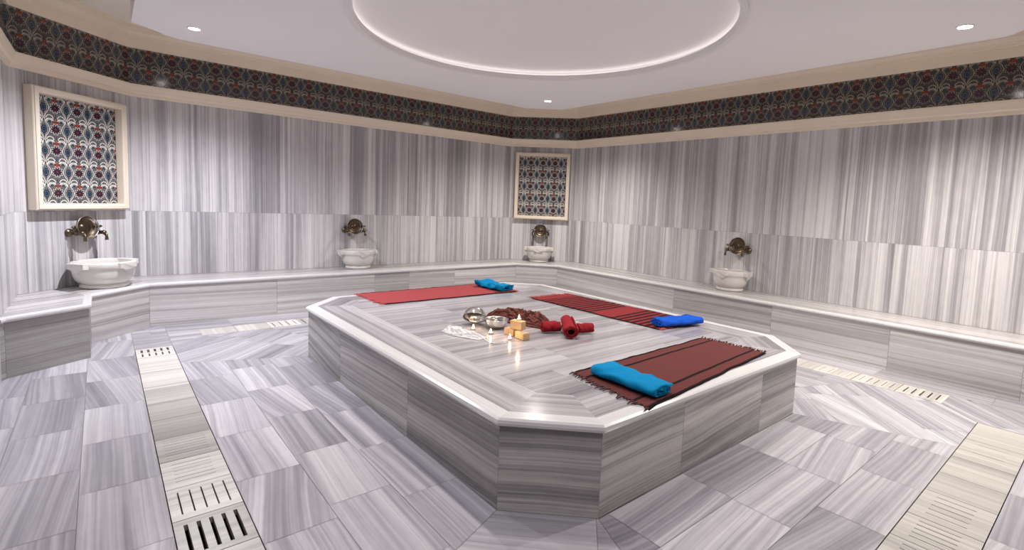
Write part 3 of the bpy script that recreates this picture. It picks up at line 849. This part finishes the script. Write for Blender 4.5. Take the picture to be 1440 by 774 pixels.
# ------------------------------------------------------------------ cloths on the platform
def lerp(a, b, t): return a + (b-a)*t
def rug(name_mat, c, wob, label, fr_mat, fr_ends, seed, W, edge=False):
    """c: four plan corners, u from c0 to c1 and v from c0 to c3"""
    rng = random.Random(seed)
    cx, cy = sum(p[0] for p in c)/4, sum(p[1] for p in c)/4
    t = thing('woven_rug', label, 'rug', (cx, cy, HS), 0, 'woven bath cloths laid on the platform')
    B = Matrix.Translation((-cx, -cy, -HS))
    L = math.dist(c[0], c[1])
    NU, NV = 90, 34
    def pt(u, v):
        a = Vector(c[0]).lerp(Vector(c[1]), u); b = Vector(c[3]).lerp(Vector(c[2]), u)
        p = a.lerp(b, v)
        ed = max(0, abs(v-0.5)*2-0.8)/0.2
        q = Vector((noise.noise((u*5+seed, v*2, 0))*wob, noise.noise((u*7-seed, v*2, 4))*wob))*(0.4+0.6*ed)
        eu = max(0, abs(u-0.5)*2-0.93)/0.07
        q += (Vector(c[1])-Vector(c[0]))/L * noise.noise((v*9, seed, u*1.0))*0.022*eu
        p = p + q
        z = HS + 0.0075 + 0.004*abs(noise.noise((u*9, v*4, seed))) + 0.005*ed*abs(noise.noise((u*14, v*3, seed+2)))
        if edge and p.y < 1.618: z -= min(0.05, ((1.618-p.y)/0.036)**2*0.022)
        return (p.x, p.y, z)
    mb = MB(); mb.M = B
    top = [[pt(i/NU, j/NV) for j in range(NV+1)] for i in range(NU+1)]
    bot = [[(x, y, z-0.0055) for x, y, z in r_] for r_ in top]
    VT = [[mb.v(p) for p in r_] for r_ in top]; VB = [[mb.v(p) for p in r_] for r_ in bot]
    U = lambda i, j: (i/NU*L, j/NV*W)
    for i in range(NU):
        for j in range(NV):
            uv = [U(i,j),U(i+1,j),U(i+1,j+1),U(i,j+1)]
            mb.face([VT[i][j],VT[i+1][j],VT[i+1][j+1],VT[i][j+1]], uv, 0, 1, True)
            mb.face([VB[i][j],VB[i][j+1],VB[i+1][j+1],VB[i+1][j]], [uv[0],uv[3],uv[2],uv[1]], 0, 1, True)
    for i in range(NU):
        for j in (0, NV):
            mb.face([VT[i][j],VT[i+1][j],VB[i+1][j],VB[i][j]], [U(i,j),U(i+1,j),U(i+1,j),U(i,j)])
    for j in range(NV):
        for i in (0, NU):
            mb.face([VT[i][j],VT[i][j+1],VB[i][j+1],VB[i][j]], [U(i,j),U(i,j+1),U(i,j+1),U(i,j)])
    mb.build('woven_cloth', name_mat, t)
    d = (Vector(c[1])-Vector(c[0])).normalized()
    for end in fr_ends:
        mb = MB(); mb.M = B
        s_ = 1 if end else -1
        nn = 26
        for k in range(nn):
            v = (k+0.5)/nn + rng.uniform(-0.008,0.008)
            v = min(max(v,0.0),1.0)
            p0 = Vector(pt(1.0 if end else 0.0, v)); 
            ln = rng.uniform(0.025, 0.06); sd = rng.uniform(-0.02, 0.02)
            pts = [p0 - Vector((d.x,d.y,0))*s_*0.006, p0 + Vector((d.x*s_*ln*0.4 - d.y*sd*0.3, d.y*s_*ln*0.4 + d.x*sd*0.3, rng.uniform(0.0,0.008))), p0 + Vector((d.x*s_*ln - d.y*sd, d.y*s_*ln + d.x*sd, 0))]
            for q in pts[1:]: q.z = max(HS+0.005, q.z) if not edge or q.y > 1.61 else q.z
            mb.tube(pts, [0.0045,0.0055,0.0025], 6)
            if k % 3 == 0:     # knots
                mb.tube([pts[1]-Vector((d.x,d.y,0))*0.007, pts[1], pts[1]+Vector((d.x,d.y,0))*0.007], [0.003,0.009,0.003], 7)
        mb.build('fringe', fr_mat, t)
    return t
rug(M['rug_red'], [(2.14,4.805),(3.80,4.775),(3.66,5.455),(2.125,5.475)], 0.012, 'plain red woven cloth with dark edges at the back of the platform', M['fringe_red'], (0,1), 1.0, 0.65)
rug(M['rug_band'], [(4.27,4.33),(4.37,2.70),(3.735,2.655),(3.685,4.36)], 0.014, 'red cloth with dark crosswise stripes at the right side of the platform', M['fringe_red'], (0,1), 2.0, 0.64)
rug(M['rug_maroon'], [(2.20,1.592),(3.845,1.74),(3.81,2.275),(2.27,2.245)], 0.014, 'dark maroon cloth with black border lines at the front edge of the platform', M['fringe_dark'], (0,1), 3.0, 0.63, True)

def spiral(name, mat, p0, p1, rx, rz_, turns, thick, label, cat, group, seed, lump=0.01, power=1.0, part='folded_cloth', squash=None, taper=0.0):
    """cloth rolled (or folded flat) about the axis p0-p1; p0/p1 are axis points"""
    p0, p1 = Vector(p0), Vector(p1)
    ax = (p1-p0); L = ax.length; ax.normalize()
    side = ax.cross(Vector((0,0,1))).normalized(); up = side.cross(ax).normalized()
    mid = (p0+p1)/2
    t = thing(name, label, cat, (mid.x, mid.y, HS), 0, group)
    mb = MB(); mb.M = Matrix.Translation((-mid.x,-mid.y,-HS))
    n = int(26*turns); NS = 30
    def shp(th, k):
        c, s_ = math.cos(th), math.sin(th)
        return (math.copysign(abs(c)**power, c)*rx*k, math.copysign(abs(s_)**power, s_)*rz_*k)
    sec = []
    kmin = 1.0 - (turns*thick*1.35)/rz_
    kmin = max(kmin, 0.12)
    for i in range(n+1):
        f = i/n
        k = lerp(kmin, 1.0, f); th = 2*PI*turns*f + 0.6
        sec.append((shp(th, k), shp(th, max(k - thick/rz_*0.95, 0.03)), th))
    rings = []
    for s_ in range(NS+1):
        f = s_/NS
        ring_o, ring_i = [], []
        bulge = 1.0 + 0.05*noise.noise((f*4, seed, 0)) - taper*f
        endf = min(f, 1-f)
        rd = 1.0 - 0.10*max(0, 1-endf/0.05)**2
        for (o, q, th) in sec:
            def place(w):
                x, z = w
                lum = noise.noise((f*6+seed*3, math.cos(th)*1.2, math.sin(th)*1.2+seed))*lump
                jag = noise.noise((th*1.3, seed*5, f))*0.012
                rr = math.hypot(x/rx, z/rz_)
                P = p0 + ax*(L*f + (jag if endf < 0.001 else 0)) + side*(x*bulge*rd + lum*x/rx) + up*(z*bulge*rd + lum*rr*(1 if z > 0 else 0.0))
                return P
            ring_o.append(place(o)); ring_i.append(place(q))
        rings.append(ring_o + ring_i[::-1])
    zmin = HS + 0.0015
    for r_ in rings:
        for p in r_:
            if squash is not None and p.z < squash: p.z = squash + (squash - p.z)*0.02
    VR = [[mb.v(p) for p in r_] for r_ in rings]
    m = len(rings[0])
    arc = [0.0]
    for k in range(1, m): arc.append(arc[-1] + (rings[0][k]-rings[0][k-1]).length)
    for i in range(NS):
        for j in range(m):
            k = (j+1) % m
            a0, a1 = arc[j], arc[j] + (rings[0][k]-rings[0][j]).length
            mb.face([VR[i][j],VR[i][k],VR[i+1][k],VR[i+1][j]], [(a0,L*i/NS),(a1,L*i/NS),(a1,L*(i+1)/NS),(a0,L*(i+1)/NS)], 0, 1, True)
    h = m//2
    for e in (0, NS):
        for j in range(h-1):
            mb.face([VR[e][j],VR[e][j+1],VR[e][m-2-j],VR[e][m-1-j]], [(arc[j],0),(arc[j+1],0),(arc[j+1],0.01),(arc[j],0.01)], 0, 1, False)
    mb.build(part, mat, t)
    return t, (mid.x, mid.y)
TG = 'folded blue towels on the woven cloths'
spiral('folded_towel', M['cyan'], (2.40,2.135,HS+0.043), (2.40,1.645,HS+0.043), 0.115, 0.037, 2.3, 0.010, 'bright turquoise folded towel on the dark maroon cloth at the front', 'towel', TG, 4.0, 0.012, 0.75, squash=HS+0.0165)
spiral('folded_towel', M['blue'], (3.80,2.735,HS+0.046), (4.27,2.615,HS+0.046), 0.12, 0.036, 2.2, 0.010, 'royal blue folded towel on the near end of the crosswise striped cloth', 'towel', TG, 5.0, 0.014, 0.7, squash=HS+0.0165)
spiral('folded_towel', M['cyan'], (3.665,5.34,HS+0.052), (3.70,4.83,HS+0.046), 0.125, 0.046, 2.0, 0.011, 'turquoise towel on the right end of the plain red cloth at the back', 'towel', TG, 6.0, 0.035, 0.8, squash=HS+0.0165)
RG = 'rolled red towels'
spiral('rolled_towel', M['red'], (2.768,3.128,HS+0.052), (2.918,3.064,HS+0.050), 0.054, 0.050, 2.4, 0.010, 'rolled red towel on the left of the three, against the brown cloth', 'towel', RG, 8.0, 0.008, squash=HS+0.002)
spiral('rolled_towel', M['red'], (3.0,2.94,HS+0.047), (3.135,2.897,HS+0.046), 0.049, 0.045, 2.4, 0.009, 'rolled red towel on the right of the three', 'towel', RG, 7.0, 0.006, squash=HS+0.002)
spiral('rolled_towel', M['red'], (2.832,2.845,HS+0.064), (3.12,3.20,HS+0.062), 0.068, 0.062, 2.0, 0.012, 'longest rolled red towel in the middle, open end toward the camera', 'towel', RG, 9.0, 0.007, squash=HS+0.002, taper=0.1)

# crumpled brown cloth
def heap(name, mat, pts, half, h, label, cat, seed, ridges=5.0, tail=0.0):
    P = [Vector(p) for p in pts]
    mid = sum(P, Vector((0,0)))/len(P)
    t = thing(name, label, cat, (mid.x, mid.y, HS), 0)
    mb = MB(); mb.M = Matrix.Translation((-mid.x,-mid.y,-HS))
    NS, NT_ = 110, 60
    def axis(f):
        x = f*(len(P)-1); i = min(int(x), len(P)-2); g = x-i
        a, b = P[i], P[i+1]
        return a.lerp(b, g), (b-a).normalized()
    V = []
    for i in range(NS+1):
        f = i/NS; c, d = axis(f); n = Vector((-d.y, d.x))
        w = half(f); row = []
        for j in range(NT_+1):
            g = j/NT_*2-1
            ww = w*(1 + 0.22*noise.noise((f*7, math.copysign(1,g)*2, seed)) + 0.1*noise.noise((f*22, math.copysign(1,g)*2, seed)))
            env = max(0, 1-abs(g)**2.2)**0.75 * max(0, min(1, math.sin(PI*min(max(f,0.0),1.0))*2.2))**0.6
            wn = noise.noise((f*2.5, g*1.2, seed+3))
            ph = ridges*g + 2.6*wn + 2.2*(f-0.5)*g*2
            rid = 1-abs(math.sin(ph*1.5))
            rid2 = 1-abs(noise.noise((f*7+seed, g*5, 1)))*2
            z = h(f)*env*(0.30 + 0.55*rid + 0.35*rid2)
            q = c + n*(g*ww) + d*(0.02*noise.noise((g*4, f*6, seed)))
            row.append((q.x, q.y, HS+0.004+max(z, 0.0)))
        V.append(row)
    VT = [[mb.v(p) for p in r_] for r_ in V]
    VB = [[mb.v((p[0], p[1], HS+0.001+max(0,(p[2]-HS-0.004)*0.86-0.001))) for p in r_] for r_ in V]
    U = lambda i, j: (i/NS*0.6, j/NT_*0.35)
    for i in range(NS):
        for j in range(NT_):
            uv = [U(i,j),U(i+1,j),U(i+1,j+1),U(i,j+1)]
            mb.face([VT[i][j],VT[i+1][j],VT[i+1][j+1],VT[i][j+1]], uv, 0, 1, True)
            mb.face([VB[i][j],VB[i][j+1],VB[i+1][j+1],VB[i+1][j]], uv, 0, 1, True)
    for i in range(NS):
        for j in (0, NT_): mb.face([VT[i][j],VT[i+1][j],VB[i+1][j],VB[i][j]])
    for j in range(NT_):
        for i in (0, NS): mb.face([VT[i][j],VT[i][j+1],VB[i][j+1],VB[i][j]])
    return t, mb
t, mb = heap('crumpled_cloth', M['brown'], [(2.72,3.86),(2.86,3.66),(2.93,3.42),(2.90,3.18)], lambda f: 0.035+0.125*math.sin(PI*min(1,f*1.02))**0.8, lambda f: 0.088*(0.8+0.3*math.sin(3*f)), 'crumpled brown striped cloth between the bowls and the red rolls', 'cloth', 2.0, 8.5)
mb.build('cloth_body', M['brown'], t)

# white wash cloth with its cord
t, mb = heap('wash_mitt', M['whitecloth'], [(2.185,3.62),(2.165,3.50),(2.20,3.36),(2.245,3.22)], lambda f: 0.022+0.055*(1-f)**0.6*min(1,f*8)+0.02, lambda f: 0.05*(1-0.45*f), 'white wash mitt with thin cord lying left of the metal bowls', 'wash mitt', 5.0, 2.6)
mb.build('mitt_body', M['whitecloth'], t)
mb = MB(); mb.M = Matrix.Translation(-t.location)
mb.tube([(2.245,3.225,HS+0.012),(2.235,3.17,HS+0.006),(2.225,3.12,HS+0.004),(2.25,3.06,HS+0.004),(2.30,3.04,HS+0.004),(2.335,3.05,HS+0.004)], 0.0032, 6)
mb.build('cord', M['cord'], t)

# two silver bowls
def silver_bowl(loc, rot, label):
    t = thing('metal_bowl', label, 'bowl', loc, 0, 'hammered metal bowls')
    t.rotation_euler = rot
    mb = MB()
    mb.lathe([(0.0,0.001),(0.045,0.001),(0.07,0.012),(0.09,0.035),(0.099,0.06),(0.102,0.074),(0.105,0.078),(0.103,0.081),(0.098,0.078),(0.095,0.06),(0.086,0.037),(0.067,0.017),(0.044,0.008),(0.0,0.007)], 56)
    sh_ = mb.build('shell', M['silver'], t)
    mb = MB()
    mb.lathe([(0.0,0.0065),(0.026,0.0085),(0.024,0.014),(0.014,0.0165),(0.0,0.0175)], 32)
    mb.build('boss', M['silver'], sh_)
    return t
silver_bowl((2.545,3.465,HS+0.0005), (0,0,0), 'upright hammered metal bowl next to the stacked soap bars')
e_ = math.radians(-52)
tb = silver_bowl((2.475,3.68,HS), Vector((-0.66*math.cos(e_), -0.75*math.cos(e_), math.sin(e_))).to_track_quat('Z', 'Y').to_euler(), 'hammered metal bowl tipped over behind the left candle')
zm = min((tb.rotation_euler.to_matrix() @ v_.co).z for ch in tb.children for v_ in ch.data.vertices)
tb.location.z = HS + 0.001 - zm

# soap bars
def soap(loc, rz, label, dims=(0.115,0.062,0.05)):
    mb = MB()
    mb.box((-dims[0]/2,-dims[1]/2,0.0005),(dims[0]/2,dims[1]/2,dims[2]))
    o = mb.build('soap_bar', M['soap'], None, bevel=0.005)
    o.location = loc; o.rotation_euler = (0,0,rz)
    tag(o, label, 'soap', 'natural soap bars')
soap((2.515,3.215,HS), math.radians(-82), 'tan soap bar at the left in the bottom row of the pile', (0.10,0.062,0.058))
soap((2.515,3.07,HS), math.radians(-92), 'tan soap bar at the right in the bottom row of the pile', (0.115,0.062,0.058))
soap((2.535,3.155,HS+0.0587), math.radians(-75), 'tan soap bar on top of the pile carrying a candle', (0.115,0.062,0.07))

# tealights
def candle(loc, label):
    t = thing('tealight_candle', label, 'candle', loc, 0, 'lit tealight candles')
    mb = MB(); mb.lathe([(0.0,0.0006),(0.0185,0.0006),(0.019,0.002),(0.019,0.015),(0.0196,0.0155),(0.0182,0.0155),(0.018,0.012),(0.0,0.012)], 24); mb.build('cup', M['tin'], t)
    mb = MB(); mb.lathe([(0.0,0.0118),(0.0176,0.0118),(0.0176,0.0135),(0.015,0.0128),(0.0,0.0126)], 24); wx_ = mb.build('wax', M['wax'], t)
    mb = MB(); mb.tube([(0,0,0.0122),(0,0,0.019)], 0.0009, 6); mb.build('wick', M['wick'], wx_)
    mb = MB(); mb.lathe([(0.0,0.016),(0.0035,0.019),(0.0052,0.025),(0.0042,0.033),(0.002,0.041),(0.0,0.046)], 14); mb.build('flame', M['flame'], t)
    l = bpy.data.lights.new('candle_light', 'POINT'); l.energy = 0.18; l.color = (1.0,0.66,0.36); l.shadow_soft_size = 0.006
    lo = bpy.data.objects.new('candle_light', l); link(lo, t); lo.location = (0,0,0.055)
candle((2.345,3.515,HS), 'lit tealight in front of the tipped metal bowl')
candle((2.39,3.325,HS), 'lit tealight in front of the upright metal bowl')
candle((2.415,3.10,HS), 'lit tealight in front of the soap pile')
candle((2.545,3.155,HS+0.1292), 'lit tealight on top of the soap pile')

# ------------------------------------------------------------------ downlights
DL = [((0.725,6.02),ZP,'ceiling downlight nearest the left corner tile panel'),((5.105,5.85),ZP,'small ceiling downlight in front of the far corner'),
      ((5.22,1.01),ZP,'ceiling downlight at the right above the front floor channel'),((0.73,1.0),ZP,'ceiling downlight above the near left part of the floor'),
      ((2.10,3.86),ZP+0.128,'downlight in the dome, at the top edge of the photo'),((3.10,2.60),ZP+0.115,'downlight in the dome, toward the right'),((2.05,2.75),ZP+0.115,'downlight in the dome, toward the camera')]
POW = [390, 290, 410, 70, 80, 80, 80]
for ((x, y), z, lab), pw in zip(DL, POW):
    t = thing('ceiling_downlight', lab, 'ceiling light', (x, y, z), 0, 'recessed ceiling downlights')
    mb = MB(); mb.lathe([(0.046,-0.001),(0.060,-0.001),(0.061,-0.004),(0.058,-0.008),(0.050,-0.009),(0.046,-0.006),(0.046,-0.0012)], 32)
    bm_faces = [f for f in mb.bm.faces if len(f.verts) > 4]
    bmesh.ops.delete(mb.bm, geom=bm_faces, context='FACES_ONLY')
    mb.build('trim_ring', M['white'], t)
    mb = MB(); mb.lathe([(0.0,-0.002),(0.046,-0.002),(0.046,-0.004),(0.03,-0.007),(0.0,-0.0085)], 24); mb.build('lens', M['lens'], t)
    l = bpy.data.lights.new('downlight', 'SPOT'); l.energy = pw; l.color = (1.0,0.935,0.865) if x > 1.5 else (0.93,0.94,1.0)
    l.spot_size = math.radians(142); l.spot_blend = 1.0; l.shadow_soft_size = 0.03
    lo = bpy.data.objects.new('downlight', l); link(lo, t); lo.location = (0,0,-0.04)

# ------------------------------------------------------------------ world, camera, view
w = bpy.data.worlds.new('World'); SC.world = w; w.use_nodes = True
w.node_tree.nodes['Background'].inputs[0].default_value = (0.5,0.5,0.52,1); w.node_tree.nodes['Background'].inputs[1].default_value = 0.3
f, pitch, roll, yaw, Hc, cx, cy = 716.4622, -0.0868, 0.0417, 0.8590, 1.5619, 37.48, -37.54
import sys
fw = Vector((math.cos(yaw)*math.cos(pitch), math.sin(yaw)*math.cos(pitch), math.sin(pitch)))
rt = Vector((math.sin(yaw), -math.cos(yaw), 0)); up = rt.cross(fw)
r2 = math.cos(roll)*rt + math.sin(roll)*up; u2 = -math.sin(roll)*rt + math.cos(roll)*up
cam = bpy.data.cameras.new('camera'); co = bpy.data.objects.new('camera', cam); link(co)
co.matrix_world = Matrix(((r2.x,u2.x,-fw.x,0),(r2.y,u2.y,-fw.y,0),(r2.z,u2.z,-fw.z,Hc),(0,0,0,1)))
cam.sensor_fit = 'HORIZONTAL'; cam.sensor_width = 36.0; cam.lens = f/1440*36.0
cam.shift_x = -cx/1440; cam.shift_y = cy/1440
cam.clip_start = 0.02; cam.clip_end = 60
SC.camera = co
SC.view_settings.view_transform = 'Standard'; SC.view_settings.look = 'None'
SC.view_settings.exposure = 0.40; SC.view_settings.gamma = 1.0; SC.view_settings.use_curve_mapping = False
SC.cycles.max_bounces = 10; SC.cycles.diffuse_bounces = 6; SC.cycles.caustics_reflective = False; SC.cycles.caustics_refractive = False
SC.cycles.use_denoising = True; SC.cycles.sample_clamp_indirect = 6.0
